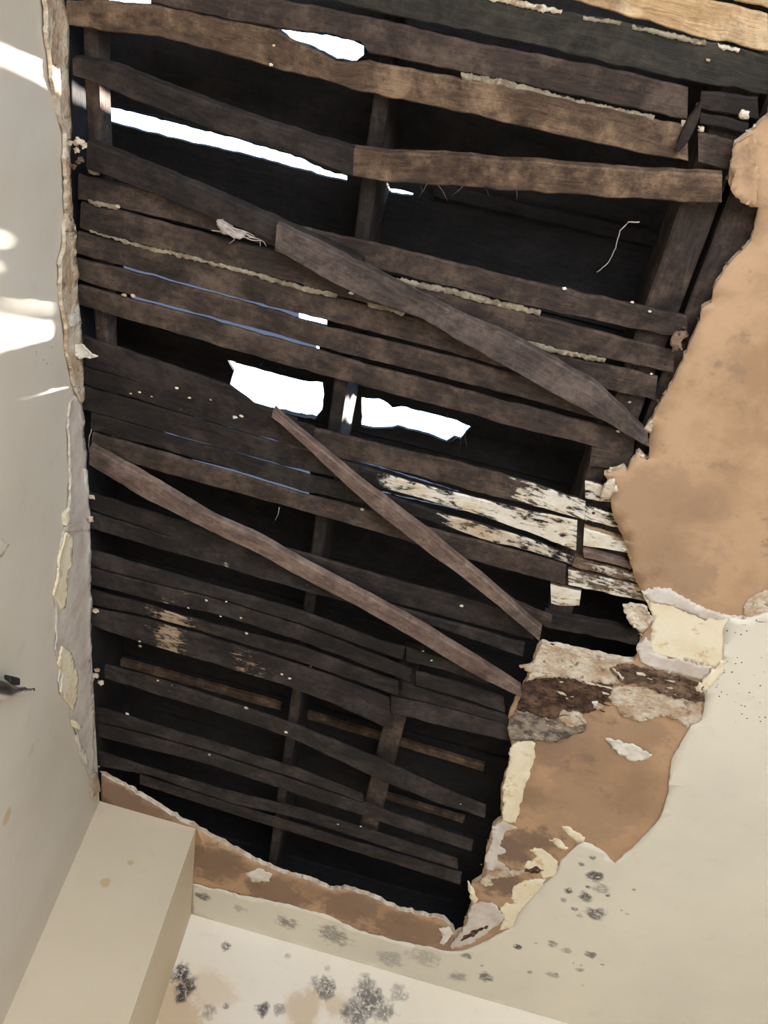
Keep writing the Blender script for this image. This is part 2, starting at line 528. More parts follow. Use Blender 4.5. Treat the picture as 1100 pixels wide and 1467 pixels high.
def chunk(name, x, y, z, r, mat, parent, stretch=(1, 1, 1), seed=1, sub=2, amp=0.45):
    """a crumb of plaster: a lumpy, faceted stone"""
    bm = bmesh.new()
    bmesh.ops.create_icosphere(bm, subdivisions=sub, radius=1.0)
    c = on_z(x, y, z)
    for v in bm.verts:
        k = 1 + amp * noise.noise(v.co * 1.7 + Vector((seed * 3.7, seed, 0))) * 1.6
        v.co = Vector((v.co.x * stretch[0], v.co.y * stretch[1], v.co.z * stretch[2])) * (k * r) + c
    me = bpy.data.meshes.new(name)
    bm.to_mesh(me); bm.free()
    return link(name, me, mat, parent)

def tube(name, pts, r0, r1, mat, parent, seg=5):
    verts, faces = [], []
    n = len(pts)
    for i, p in enumerate(pts):
        d = (pts[min(i + 1, n - 1)] - pts[max(i - 1, 0)]).normalized()
        u = d.orthogonal().normalized(); w = d.cross(u)
        r = r0 + (r1 - r0) * i / max(1, n - 1)
        for k in range(seg):
            a = 2 * math.pi * k / seg
            verts.append(tuple(p + (u * math.cos(a) + w * math.sin(a)) * r))
    for i in range(n - 1):
        for k in range(seg):
            faces.append((i * seg + k, i * seg + (k + 1) % seg, (i + 1) * seg + (k + 1) % seg, (i + 1) * seg + k))
    faces += [tuple(reversed(range(seg))), tuple((n - 1) * seg + k for k in range(seg))]
    me = bpy.data.meshes.new(name)
    me.from_pydata(verts, [], faces)
    return link(name, me, mat, parent, smooth=True)

# ================================================================== the setting
S = 'structure'
floor = tag(box('floor', XL - .1, XR + .1, YR - .1, YB + .1, -0.05, 0.0, M['floor']), 'plain worn vinyl floor of the room', 'floor', kind=S)
tag(box('wall_back', XL - .1, XR + .1, YB, YB + 0.1, 0, 3.16, M['back_paint']), 'cream back wall with dark mould blotches under the ceiling', 'wall', kind=S)
tag(box('wall_right', XR, XR + 0.1, YR - .1, YB, 0, 3.16, M['wall_paint']), 'plain cream right wall out of view', 'wall', kind=S)
# rear wall with the window that lights the room
rear = bpy.data.objects.new('wall_rear', None); COL.objects.link(rear)
tag(rear, 'cream rear wall around the window', 'wall', kind=S)
wx0, wx1, wz0, wz1 = -0.2, 1.3, 0.9, 2.2
for a in ((XL - .1, wx0, 0, 3.16), (wx1, XR, 0, 3.16), (wx0, wx1, 0, wz0), (wx0, wx1, wz1, 3.16)):
    box('wall_section', a[0], a[1], YR - .1, YR, a[2], a[3], M['wall_paint'], rear)
wnd = bpy.data.objects.new('window_1', None); COL.objects.link(wnd); wnd.location = (0, 0, 0)
tag(wnd, 'white timber window in the rear wall', 'window', kind=S)
for a in ((wx0, wx0 + .05, wz0, wz1), (wx1 - .05, wx1, wz0, wz1), (wx0 + .05, wx1 - .05, wz0, wz0 + .05), (wx0 + .05, wx1 - .05, wz1 - .05, wz1), (.53, .57, wz0 + .05, wz1 - .05)):
    box('frame_bar', a[0], a[1], YR - .08, YR - .03, a[2], a[3], M['frame'], wnd)

# left wall: painted face below the torn ceiling line
wl = box('wall_left', XL - 0.1, XL, YR - .1, YB, 0, ZC - 0.002, M['wall_paint'], shear=1)
tag(wl, 'cream left wall with torn paint along its top edge', 'wall', kind=S)
timber('wall_plate', XL - 0.09, XL - 0.004, YR, YB, ZC - 0.002, ZDECK + .01, M['deck'], wl)

# boxed-in pillar in the corner
pil = box('wall_pillar', XL - .02, PX, PY, YB, 0, ZC + 0.001, M['pillar_paint'], shear=1)
tag(pil, 'cream boxed-in pillar in the corner', 'wall', kind=S)

# ------------------------------------------------------------------ roof: joists and boards with holes
roof = bpy.data.objects.new('roof', None); COL.objects.link(roof); roof.location = (0, 0, 0)
tag(roof, 'dark timber roof with holes open to the sky', 'roof', kind=S)
jx = lambda x, y: on_z(x, y, ZJOIST).x
JOISTS = [(jx(120, 90), jx(141, 90)), (jx(534, 140), jx(557, 140)), (jx(950, 365), jx(1003, 365)), (jx(1013, 365), jx(1075, 365))]
print('JOISTS', [tuple(round(v, 3) for v in j) for j in JOISTS], jx(452, 865), jx(421, 865), 'Jb', jx(562, 1027), jx(580, 1027), jx(521, 1125), jx(553, 1125))
for k, (a, b) in enumerate(JOISTS):
    timber('joist', a, b, YR, (on_z(130, 660).y, YB, on_z(850, 850).y, on_z(880, 840).y)[k], ZJOIST, ZDECK + .002 if k else ZJOIST + .04, M['wood_mid'] if k in (0, 2, 3) else M['wood_dark'], roof)

# holes in the roof covering: outlines seen in the photo, lying in the plane of the boards
HOLES = [
    [(142, 150), (195, 162), (344, 200), (430, 226), (464, 243), (497, 252), (497, 260), (460, 252), (430, 243), (369, 227), (290, 208), (210, 190), (160, 176), (139, 168)],
    [(326, 516), (366, 527), (400, 537), (438, 546), (462, 548), (464, 565), (461, 588), (451, 601), (430, 597), (398, 591), (366, 583), (345, 575), (332, 565), (329, 552), (335, 532)],
    [(518, 569), (543, 571), (556, 578), (562, 584), (575, 582), (604, 589), (648, 600), (675, 611), (667, 619), (660, 629), (650, 626), (639, 633), (620, 625), (591, 617), (569, 611), (543, 614), (518, 611)],
    [(395, 41), (430, 46), (476, 52), (505, 58), (521, 66), (521, 80), (508, 90), (480, 87), (448, 70), (413, 58)],
    [(120, -22), (216, -4), (216, 8), (150, 6), (120, 2)],
    [(429, 440), (468, 448), (467, 470), (430, 462)], [(430, 482), (457, 489), (457, 505), (430, 498)],
    [(556, 270), (575, 272), (592, 277), (590, 281), (560, 277)],
]
SLITS = [((175, 384), (430, 453)), ((190, 428), (455, 501)), ((277, 597), (417, 641)), ((233, 622), (440, 681)), ((277, 660), (440, 707)), ((476, 653), (655, 708)), ((546, 709), (660, 735)), ((105, 366), (150, 376))]
for a, b in SLITS:
    w = 9 if a[0] < 450 else 2.2
    HOLES.append([(a[0], a[1] - w), (b[0], b[1] - w), (b[0] + 3, b[1]), (b[0], b[1] + w), (a[0], a[1] + w), (a[0] - 3, a[1])])
# extra holes added, hidden by the laths, so the sun reaches the left wall
HOLES.append([(320, 470), (440, 505), (440, 524), (320, 493)])
HOLES.append([(232, 530), (322, 562), (345, 578), (398, 594), (398, 612), (322, 590), (232, 560)])
cutters = []
for hi, h in enumerate(HOLES):
    pts = [on_z(x, y, ZDECK) for x, y in jag(h, 7, 1.3 if hi < 4 else 0.6 if hi < 8 else 2.0 if hi < 13 else 0.8, hi)]
    n = len(pts)
    me = bpy.data.meshes.new('cut')
    me.from_pydata([(p.x, p.y, ZDECK - .1) for p in pts] + [(p.x, p.y, ZDECK + .1) for p in pts], [],
                   [tuple(range(n)), tuple(n + k for k in reversed(range(n)))] + [(k, k + n, (k + 1) % n + n, (k + 1) % n) for k in range(n)])
    bm = bmesh.new(); bm.from_mesh(me); bmesh.ops.recalc_face_normals(bm, faces=bm.faces); bm.to_mesh(me); bm.free()
    o = bpy.data.objects.new('cut', me); COL.objects.link(o)
    cutters.append((o, min(p.y for p in pts), max(p.y for p in pts)))
PITCH_B = 0.165
y = YR - 0.1
boards = []
k = 0
while y < YB + 0.12:
    up = 0.007 * (k % 2)
    b = timber('roof_board', XL - .12, XR + .12, y, y + PITCH_B + 0.012, ZDECK + up, ZDECK + up + 0.006, M['deck'], roof, along='x', seg=0.25, rough=0.0008)
    boards.append((b, y, y + PITCH_B + 0.012))
    y += PITCH_B; k += 1
for b, y0, y1 in boards:
    mods = []
    for o, c0, c1 in cutters:
        if c1 > y0 and c0 < y1:
            md = b.modifiers.new('hole', 'BOOLEAN'); md.operation = 'DIFFERENCE'; md.solver = 'EXACT'; md.object = o
            mods.append(md)
    if mods:
        bpy.context.view_layer.update()
        dg = bpy.context.evaluated_depsgraph_get()
        me = bpy.data.meshes.new_from_object(b.evaluated_get(dg))
        b.modifiers.clear()
        b.data = me
for o, _, _ in cutters:
    bpy.data.objects.remove(o)
# thin blue film added over the slits to give blue skylight between the laths
for k, (a, b) in enumerate(SLITS):
    e = -2 if k < 2 else 14
    zf = ZDECK + .020 + .002 * (k % 3)
    q = [on_z(x, y, zf) for x, y in ((a[0] - 12, a[1] - 22), (b[0] + e, b[1] - 22), (b[0] + e, b[1] + 22), (a[0] - 12, a[1] + 22))]
    me = bpy.data.meshes.new('added_glow_film')
    me.from_pydata([tuple(p) for p in q] + [(p.x, p.y, p.z + .0006) for p in q], [], [(0, 1, 2, 3), (7, 6, 5, 4), (0, 4, 5, 1), (1, 5, 6, 2), (2, 6, 7, 3), (3, 7, 4, 0)])
    link('added_glow_film', me, M['film'], roof)

# ------------------------------------------------------------------ ceiling board with the hole
HOLE_EDGE = [(145, 1110), (200, 1140), (255, 1174), (280, 1186), (320, 1208), (360, 1231), (400, 1249), (438, 1260), (448, 1263), (476, 1275), (492, 1273), (521, 1281), (540, 1289),
             (572, 1305), (604, 1311), (635, 1318), (648, 1330), (651, 1339), (662, 1334), (670, 1308), (677, 1283), (675, 1267), (690, 1257), (696, 1222), (705, 1184), (718, 1175), (717, 1130),
             (735, 1073), (730, 1057), (729, 1022), (741, 996), (754, 974), (768, 930), (776, 922), (827, 933), (891, 947), (907, 948), (913, 940), (916, 919), (923, 906), (935, 887), (929, 868),
             (916, 843), (904, 811), (894, 776), (878, 738), (873, 709), (868, 700), (871, 689), (865, 680), (893, 670), (898, 677), (903, 664), (915, 648), (927, 660), (930, 648), (930, 619), (925, 614),
             (936, 598), (941, 587), (950, 571), (963, 549), (973, 527), (985, 501), (992, 485), (1003, 460), (1005, 443), (1019, 434), (1024, 411), (1036, 389), (1052, 370), (1075, 348), (1081, 325),
             (1087, 297), (1075, 297), (1058, 285), (1043, 262), (1046, 235), (1052, 205), (1068, 194), (1078, 188), (1100, 165), (1120, 90), (1128, 0)]
edge_uv = [tuple(on_z(x, y))[:2] for x, y in jag(HOLE_EDGE, 5, 1.5, 3, closed=False)]
outer = [(0.2, 0.12), (0.05, 0.02), (XL + .004, 0.0), (XL + .004, YR), (XR, YR), (XR, YB), (PX, YB), (PX, PY), (XL + .004, PY)]
ceiling = plate('ceiling', edge_uv + outer, place_ceil, 0.0, 0.012, [M['board'], M['gypsum']], None, grid=0.03, relief=0.0015, rscale=5, fray=0.003, seed=2, gridbox=(XL, 1.2, -.1, YB))
tag(ceiling, 'sagging board ceiling, paint peeled to brown paper, around the torn hole', 'ceiling', kind=S)

# main skin of white paint still on the board
PAINT = [(1120, 872), (1062, 886), (1045, 884), (1036, 900), (1035, 945), (1020, 960), (1008, 975), (1000, 985), (1010, 1000), (1005, 1030), (990, 1037), (982, 1050), (962, 1085), (958, 1130), (945, 1170), (915, 1205),
         (880, 1235), (868, 1222), (848, 1208), (837, 1205), (825, 1210), (803, 1230), (797, 1250), (770, 1275), (742, 1308), (735, 1325), (700, 1345), (668, 1360), (640, 1362), (600, 1353), (560, 1345), (510, 1330), (470, 1310), (420, 1297), (380, 1288), (330, 1277), (277, 1265)]
pu = [tuple(on_z(x, y))[:2] for x, y in jag(PAINT, 6, 1.1, 5, closed=False)]
# close along pillar, back wall and the far right of the room
pu = [q for q in pu if q[0] > PX]
pu += [(PX + .0005, on_z(278, 1266).y), (PX + .0005, YB - .0005), (XR - .001, YB - .0005), (XR - .001, on_z(1120, 872).y - .25)]
vis = lambda v: 1.0 if (v[1] < YB - .06 and v[0] < 1.1) else 0.0
plate('paint_skin', pu, place_ceil, 0.0026, 0.0030, [M['ceiling_paint'], M['white']], ceiling, grid=0.025, relief=0.0012, rscale=9, curl=0.003, curlw=0.02, seed=11, gridbox=(PX, 1.2, .9, YB), mask=vis)

# older paint, plaster and rotten fibre left on the board
PATCHES = [
    ('old_paint', 'cream', [(920, 846), (955, 843), (977, 855), (996, 868), (1034, 881), (1048, 884), (1040, 900), (1038, 950), (1022, 956), (935, 935), (930, 925), (936, 888)], .0022, .002),
    ('paint_rim', 'lilac', [(912, 925), (926, 910), (935, 934), (1020, 955), (1006, 974), (994, 971), (955, 962), (918, 948)], .0030, .004),
    ('paint_rim', 'lilac', [(919, 845), (940, 841), (958, 842), (978, 853), (998, 866), (1040, 880), (1075, 884), (1068, 894), (1034, 893), (1000, 884), (965, 866), (930, 862)], .0034, .003),
    ('paint_blob', 'pale', [(1062, 884), (1066, 866), (1078, 852), (1100, 845), (1120, 846), (1120, 884), (1090, 890)], .0030, .003),
    ('paint_curl', 'cream', [(993, 983), (1012, 966), (1030, 948), (1040, 940), (1036, 960), (1022, 976), (1004, 990)], .010, .010),
    ('plaster_patch', 'pale', [(776, 922), (827, 933), (891, 947), (878, 955), (894, 968), (888, 979), (837, 976), (805, 969), (770, 968), (755, 974), (767, 939)], .004, .006),
    ('rotten_fibre', 'debris', [(751, 975), (795, 967), (878, 980), (875, 993), (856, 1012), (830, 1020), (805, 1021), (792, 1030), (741, 1014)], .006, .008),
    ('mouldy_flap', 'mouldy', [(741, 1014), (792, 1028), (805, 1019), (827, 1019), (842, 1035), (834, 1047), (795, 1058), (757, 1058), (730, 1056), (729, 1031)], .008, .010),
    ('plaster_flake', 'pale', [(803, 1017), (828, 1015), (840, 1032), (818, 1037), (800, 1030)], .016, .004),
    ('rotten_fibre', 'greybrown', [(873, 955), (897, 949), (950, 962), (1005, 977), (1009, 1003), (955, 993), (920, 980), (891, 974)], .006, .008),
    ('paint_patch', 'pale', [(878, 984), (920, 980), (1005, 1003), (1005, 1028), (985, 1041), (955, 1022), (935, 1028), (916, 1033), (891, 1022), (872, 1001)], .004, .005),
    ('paint_flake', 'white', [(867, 1057), (910, 1066), (934, 1079), (929, 1084), (904, 1089), (885, 1076)], .004, .004),
    ('paint_flake', 'white', [(848, 1003), (856, 1002), (857, 1010), (850, 1011)], .014, .003),
    ('paint_flake', 'white', [(629, 1329), (642, 1326), (650, 1336), (636, 1354), (630, 1350), (634, 1342)], .005, .004),
    ('paint_strip', 'cream', [(743, 1059), (758, 1057), (767, 1064), (765, 1086), (752, 1126), (739, 1177), (719, 1175), (723, 1119), (733, 1068)], .006, .006),
    ('paint_strip', 'lilac', [(705, 1183), (719, 1175), (727, 1177), (741, 1185), (726, 1188), (716, 1209), (725, 1219), (712, 1223), (714, 1232), (730, 1245), (697, 1245), (695, 1225), (705, 1206)], .005, .005),
    ('paint_strip', 'pale', [(697, 1247), (750, 1245), (759, 1248), (736, 1254), (703, 1257), (707, 1265), (696, 1268), (688, 1265)], .005, .005),
    ('paint_patch', 'cream', [(750, 1241), (756, 1232), (770, 1225), (759, 1217), (776, 1214), (790, 1225), (799, 1234), (797, 1254), (779, 1257), (774, 1246)], .004, .005),
    ('paint_patch', 'cream', [(736, 1268), (750, 1261), (782, 1257), (778, 1270), (756, 1302), (745, 1309), (740, 1327), (714, 1331), (723, 1316), (717, 1299), (723, 1294), (739, 1292), (732, 1285)], .004, .005),
    ('plaster_fan', 'lilac', [(677, 1294), (687, 1290), (708, 1294), (723, 1308), (719, 1318), (696, 1336), (677, 1347), (650, 1358), (645, 1354), (666, 1325)], .006, .008),
    ('paint_flake', 'cream', [(670, 1261), (677, 1270), (685, 1287), (677, 1294), (672, 1276)], .005, .004),
    ('paint_flake', 'cream', [(805, 1183), (816, 1184), (838, 1199), (836, 1206), (827, 1207), (812, 1192)], .004, .003),
    ('paint_flake', 'cream', [(787, 1202), (800, 1201), (814, 1214), (810, 1217), (794, 1208)], .004, .003),
    ('rotten_fibre', 'debris', [(752, 1246), (762, 1242), (769, 1239), (779, 1245), (769, 1249)], .007, .004),
    ('rotten_fibre', 'debris', [(664, 1338), (700, 1324), (684, 1334), (660, 1345)], .010, .003),
    ('torn_paper', 'pale', [(892, 863), (910, 862), (924, 864), (936, 884), (930, 892), (920, 902), (907, 894), (897, 880)], .012, .014),
    ('paint_flake', 'white', [(352, 1250), (372, 1243), (390, 1252), (386, 1262), (362, 1263)], .003, .002),
    ('paint_flake', 'white', [(878, 697), (884, 694), (885, 702), (880, 704)], .004, .003),
    ('torn_paper', 'pale', [(868, 690), (880, 684), (882, 700), (874, 712), (858, 716)], .004, .006),
    ('torn_paper', 'board', [(1046, 235), (1052, 205), (1068, 194), (1078, 190), (1088, 200), (1080, 222), (1086, 245), (1082, 292), (1060, 286), (1046, 268), (1052, 250)], .010, .016),
    ('plaster_key', 'pale', [(922, 612), (932, 600), (937, 606), (932, 618), (926, 617)], .006, .004),
    ('torn_paper', 'greybrown', [(960, 486), (966, 476), (982, 473), (986, 480), (975, 490), (978, 500), (962, 502)], .004, .006),
    ('plaster_flake', 'pale', [(752, 958), (744, 952), (757, 950), (768, 945), (764, 960)], .008, .004),
]
for k, (nm, mt, px, d, cl) in enumerate(PATCHES):
    plate(nm, ceil_uv(px, 3.2, 2.0, 20 + k), place_ceil, .0008 + d * .4, .0012 + d * .4, [M[mt]], ceiling, grid=0.010, relief=0.0012, rscale=22, curl=cl * (.7 if 4 < k < 12 else .4), curlw=0.012, seed=30 + k)

# chips of rotten fibre board lying over the dark patches
cr = random.Random(23)
for k in range(46):
    if k < 30: x, y = cr.uniform(748, 872), cr.uniform(976, 1018)
    else: x, y = cr.uniform(890, 1000), 0; y = 958 + (x - 890) * .26 + cr.uniform(-6, 14)
    if k < 30: y += (x - 810) * .05
    chunk('rotten_chip', x, y, ZC - .007, cr.uniform(4, 9) * .0009, M[cr.choice(('debris', 'debris', 'greybrown', 'pale'))], ceiling, (cr.uniform(.9, 1.9), cr.uniform(.35, .7), .25), seed=300 + k, sub=1, amp=.8)
# ------------------------------------------------------------------ laths
LT = [
    # rows (x, upper edge, lower edge), material, flake list
    ([(1040, -24, -2), (1100, -8, 11), (1140, 2, 22)], 'wood_pale', []),
    ([(700, -75, -28), (814, -45, 0), (973, -10, 45), (1011, 0, 56), (1100, 20, 74)], 'wood_pale', []),
    ([(380, -80, -20), (464, -58, 0), (591, -28, 29), (750, 5, 61), (887, 32, 95), (1020, 60, 122), (1100, 81, 136)], 'wood_grey', []),
    ([(216, -40, 5), (300, -20, 23), (395, 0, 40), (476, 14, 50), (521, 24, 62), (527, 25, 76), (632, 51, 97), (750, 75, 122), (874, 99, 149), (985, 126, 172)], 'wood_mid', [(500, 900, .12, 0)]),
    ([(1003, 132, 157), (1086, 140, 172)], 'wood_dark', []),
    ([(1003, 162, 178), (1072, 176, 192)], 'wood_dark', []),
    ([(95, 2, 36), (150, 3, 46), (220, 7, 51), (390, 44, 97), (448, 72, 112), (480, 87, 120), (508, 91, 130), (527, 88, 134), (660, 113, 161), (750, 127, 182), (900, 161, 217), (985, 183, 233)], 'wood_warm', [(300, 990, .18, .25)]),
    ([(1000, 190, 232), (1050, 203, 247)], 'wood_mid', []),
    ([(112, 250, 286), (250, 283, 317), (366, 312, 348), (540, 350, 386), (750, 402, 438), (985, 454, 488)], 'wood_mid', [(570, 700, .08, 0)]),
    ([(115, 291, 328), (207, 312, 353), (350, 351, 387), (575, 404, 450), (775, 455, 494), (965, 503, 536)], 'wood_mid', []),
    ([(110, 332, 364), (198, 354, 388), (350, 390, 430), (470, 424, 460), (655, 472, 508), (735, 494, 531), (940, 540, 574)], 'wood_warm', [(110, 230, .10, 0), (700, 800, .16, 0)]),
    ([(110, 371, 401), (198, 393, 427), (376, 441, 474), (470, 470, 501), (655, 514, 547), (750, 540, 571), (868, 572, 604)], 'wood_warm', [(110, 180, .16, 0), (560, 740, .10, 0)]),
    ([(110, 408, 436), (191, 430, 462), (376, 480, 514), (511, 519, 552), (655, 557, 589), (750, 583, 616), (845, 607, 640), (908, 622, 656)], 'wood_mid', []),
    ([(112, 480, 522), (223, 517, 556), (328, 553, 590), (366, 581, 606), (425, 601, 624)], 'wood_dark', [(240, 400, .06, .3)]),
    ([(113, 525, 549), (191, 545, 571), (271, 566, 596), (400, 598, 634), (450, 612, 648)], 'wood_dark', [(228, 278, .22, 0)]),
    ([(405, 604, 640), (559, 641, 672), (670, 667, 702), (750, 689, 722), (838, 720, 746)], 'wood_mid', [(690, 930, .41, 1)]),
    ([(114, 553, 586), (271, 598, 630), (417, 641, 671), (540, 676, 697), (591, 692, 712), (670, 711, 734), (750, 731, 761), (826, 746, 790)], 'wood_dark', [(505, 930, .42, 1)]),
    ([(130, 590, 617), (233, 621, 643), (430, 678, 703), (560, 713, 730), (623, 734, 750), (686, 752, 772), (764, 775, 792), (821, 799, 811)], 'wood_dark', [(560, 640, .22, 1), (590, 930, .40, .7)]),
    ([(131, 620, 648), (277, 662, 690), (430, 707, 732), (600, 754, 781), (700, 780, 811), (810, 810, 839)], 'wood_mid', []),
    ([(128, 707, 730), (258, 748, 774), (440, 795, 833), (578, 836, 868), (718, 872, 905), (762, 884, 917)], 'wood_dark', []),
    ([(128, 734, 757), (217, 762, 784), (309, 789, 810), (430, 826, 846), (600, 880, 891), (750, 922, 942)], 'wood_mid', [(150, 285, .24, 0), (295, 350, .30, .2)]),
    ([(128, 789, 811), (223, 816, 836), (303, 840, 855), (430, 876, 894), (543, 919, 935), (578, 929, 947)], 'wood_mid', [(535, 580, .26, .2)]),
    ([(128, 814, 838), (207, 834, 858), (319, 862, 883), (430, 897, 919), (572, 953, 972), (588, 960, 977)], 'wood_mid', [(200, 300, .26, .4), (340, 400, .2, .3)]),
    ([(128, 846, 867), (207, 866, 882), (303, 896, 909), (430, 928, 949), (570, 978, 997)], 'wood_dark', [(150, 330, .28, .15), (195, 300, .42, .25)]),
    ([(128, 872, 896), (201, 886, 921), (309, 917, 952), (414, 950, 985), (480, 972, 1010), (559, 1002, 1046)], 'wood_mid', [(185, 300, .42, .2), (290, 420, .30, .1)]),
    ([(150, 953, 972), (226, 974, 996), (315, 1003, 1022), (430, 1042, 1063), (540, 1087, 1116), (623, 1126, 1149), (695, 1156, 1173)], 'wood_mid', [(225, 285, .24, .3)]),
    ([(134, 1013, 1034), (207, 1035, 1050), (303, 1064, 1077), (430, 1104, 1118), (520, 1140, 1150)], 'wood_mid', [(330, 400, .1, .2)]),
    ([(140, 1036, 1056), (300, 1080, 1096), (430, 1122, 1140), (540, 1158, 1176), (676, 1206, 1221)], 'wood_mid', []),
    ([(142, 1078, 1098), (217, 1103, 1112), (335, 1137, 1152), (430, 1160, 1174), (560, 1200, 1216), (655, 1232, 1246)], 'wood_mid', []),
    ([(200, 1112, 1124), (330, 1153, 1166), (470, 1196, 1209), (660, 1252, 1268)], 'wood_dark', []),
    # right of the small joist: shorter lengths
    ([(582, 928, 948), (640, 946, 962), (700, 966, 982)], 'wood_grey', [(580, 640, .12, .3)]),
    ([(596, 964, 983), (660, 980, 1000), (722, 1000, 1022)], 'wood_mid', []),
    ([(560, 1000, 1022), (630, 1014, 1040), (728, 1040, 1062)], 'wood_mid', []),
    ([(575, 979, 999), (650, 1003, 1016), (730, 1028, 1040)], 'wood_dark', []),
]
rnd = random.Random(5)
for k, (rows, mt, fl) in enumerate(LT):
    if k >= 20 and mt == 'wood_mid': mt = 'wood_low'  # lower laths take a darker brown timber
    if k in (10, 11): mt = 'wood_mid'
    lath(rows, M[mt], ceiling, z=ZLATH + rnd.uniform(-.0015, .0015), flake=fl + ([(rows[0][0], rows[-1][0], .10, .0)] if mt in ('wood_mid', 'wood_warm', 'wood_dark', 'wood_low') else []), th=0.006)
# rotted lath ends beyond the break, beside the board edge
ENDS = [
    ([(838, 724, 747), (886, 742, 757)], 'wood_dark', [(740, 1000, .39, 1)]),
    ([(836, 757, 782), (900, 776, 794)], 'wood_pale', [(740, 1000, .44, 1)]),
    ([(836, 788, 800), (906, 808, 816)], 'wood_rust', []),
    ([(821, 800, 813), (914, 823, 836)], 'wood_warm', [(740, 1000, .32, .8)]),
    ([(814, 817, 839), (925, 842, 863)], 'wood_warm', [(740, 1000, .39, 1)]),
    ([(780, 878, 899), (916, 905, 926)], 'wood_dark', []),
    ([(846, 642, 668), (903, 650, 676)], 'wood_mid', []),
    ([(838, 690, 716), (880, 700, 722)], 'wood_dark', [(740, 1000, .39, 1)]),
]
for rows, mt, fl in ENDS:
    lath(rows, M[mt], ceiling, z=ZLATH + rnd.uniform(-.003, .001), flake=fl, th=0.013, rough=0.003)

# narrow battens deeper in the roof space
for rows in ([(165, 944, 953), (402, 1010, 1019)], [(440, 1022, 1031), (693, 1097, 1106)], [(553, 1139, 1146), (664, 1173, 1180)], [(620, 263, 282), (960, 340, 360)]):
    lath(rows, M['wood_warm'] if rows[0][0] != 620 else M['deck'], roof, z=ZDECK - .012, th=0.012, name='roof_batten')
# short joist the lower laths are nailed to, set below them where they break off
xb = on_z(548, 1090, ZLATH - .002).x
timber('short_joist', xb - .018, xb + .026, on_z(575, 1005).y, on_z(535, 1215).y, ZLATH + .016, ZDECK, M['wood_mid'], roof)
# joist end with white paint under the rotten corner
xw = on_z(811, 850, ZJOIST).x
jw = timber('joist_end', xw - .022, xw + .022, on_z(850, 650, ZJOIST).y, on_z(800, 875, ZJOIST).y, ZLATH + .014, ZDECK, M['wood_mid'], roof)
lath([(789, 838, 866), (806, 842, 870), (831, 848, 868)], M['wood_pale'], jw, z=ZLATH + .008, th=.01, flake=[(700, 900, .42, 1)], name='painted_face')

# plaster keys squeezed between the laths
KEYS = [[(128, 329), (207, 353), (271, 366), (350, 386), (430, 410), (483, 421), (480, 427), (430, 416), (350, 392), (271, 371), (207, 357), (130, 333)],
        [(527, 432), (581, 447), (578, 452), (527, 438)],
        [(569, 399), (640, 413), (700, 428), (775, 446), (773, 453), (700, 436), (640, 421), (571, 406)],
        [(735, 488), (770, 491), (820, 505), (868, 514), (866, 519), (820, 511), (770, 500), (740, 492)],
        [(660, 104), (720, 114), (800, 137), (870, 153), (938, 166), (936, 173), (870, 162), (800, 146), (720, 126), (662, 113)],
        [(700, -6), (750, 3), (805, 14), (803, 20), (750, 11), (700, 0)], [(835, 23), (890, 31), (888, 36), (835, 28)], [(905, 36), (960, 48), (1012, 60), (1010, 66), (960, 55), (905, 41)], [(1028, 62), (1060, 70), (1058, 75), (1030, 69)],
        [(976, 173), (986, 175), (984, 184), (974, 182)], [(1000, 181), (1009, 183), (1008, 188), (999, 187)],
        [(1062, 157), (1074, 160), (1072, 171), (1058, 168)],
        [(126, 286), (164, 293), (172, 297), (168, 301), (128, 291)],
        [(125, 242), (140, 247), (142, 251), (127, 247)]]
for k, px in enumerate(KEYS):
    plate('plaster_key', [tuple(on_z(x, y, ZLATH))[:2] for x, y in jag(px, 3, 1.9, 60 + k)], lambda u, v, d: (u, v, ZLATH - d), .0008, .004, [M['key'] if k not in (5, 8, 9, 10, 11) else M['pale']],
          ceiling, grid=.006, relief=.001, rscale=60, seed=80 + k)
# crumbs of plaster caught on the laths
CR = [(183, 1023, 5), (300, 1081, 4), (353, 1014, 5), (410, 1049, 4.5), (226, 975, 3.5), (201, 926, 4.5), (200, 919, 3), (660, 1152, 2.5), (345, 885, 3), (316, 883, 3), (270, 871, 3), (296, 860, 4), (324, 862, 3), (353, 907, 4),
      (606, 933, 3), (618, 946, 2.5), (517, 1184, 3), (484, 1181, 3), (415, 972, 4), (404, 966, 3), (140, 1098, 6), (146, 1106, 5), (205, 697, 4), (222, 707, 5), (230, 712, 4), (187, 564, 2.5), (200, 562, 3), (253, 556, 3), (271, 570, 3),
      (302, 573, 3), (336, 598, 5), (346, 596, 4), (217, 568, 2), (898, 612, 3), (942, 621, 4), (885, 618, 4), (933, 536, 2.5), (902, 576, 3), (906, 433, 3), (808, 414, 4), (931, 446, 3), (392, 65, 2.5), (388, 92, 3), (545, 219, 4), (606, 230, 2.5),
      (888, 255, 4), (910, 253, 4), (519, 730, 4), (661, 868, 4), (168, 296, 4), (367, 305, 5), (374, 311, 4), (410, 330, 5), (1014, 86, 3), (503, 420, 5), (190, 424, 5), (178, 423, 5)]
for k, (x, y, r) in enumerate(CR):
    chunk('plaster_crumb', x, y, ZLATH - .002, r * .00085, M['pale'] if k % 3 else M['white'], ceiling, (1.2, .8, .6), seed=k, sub=1)
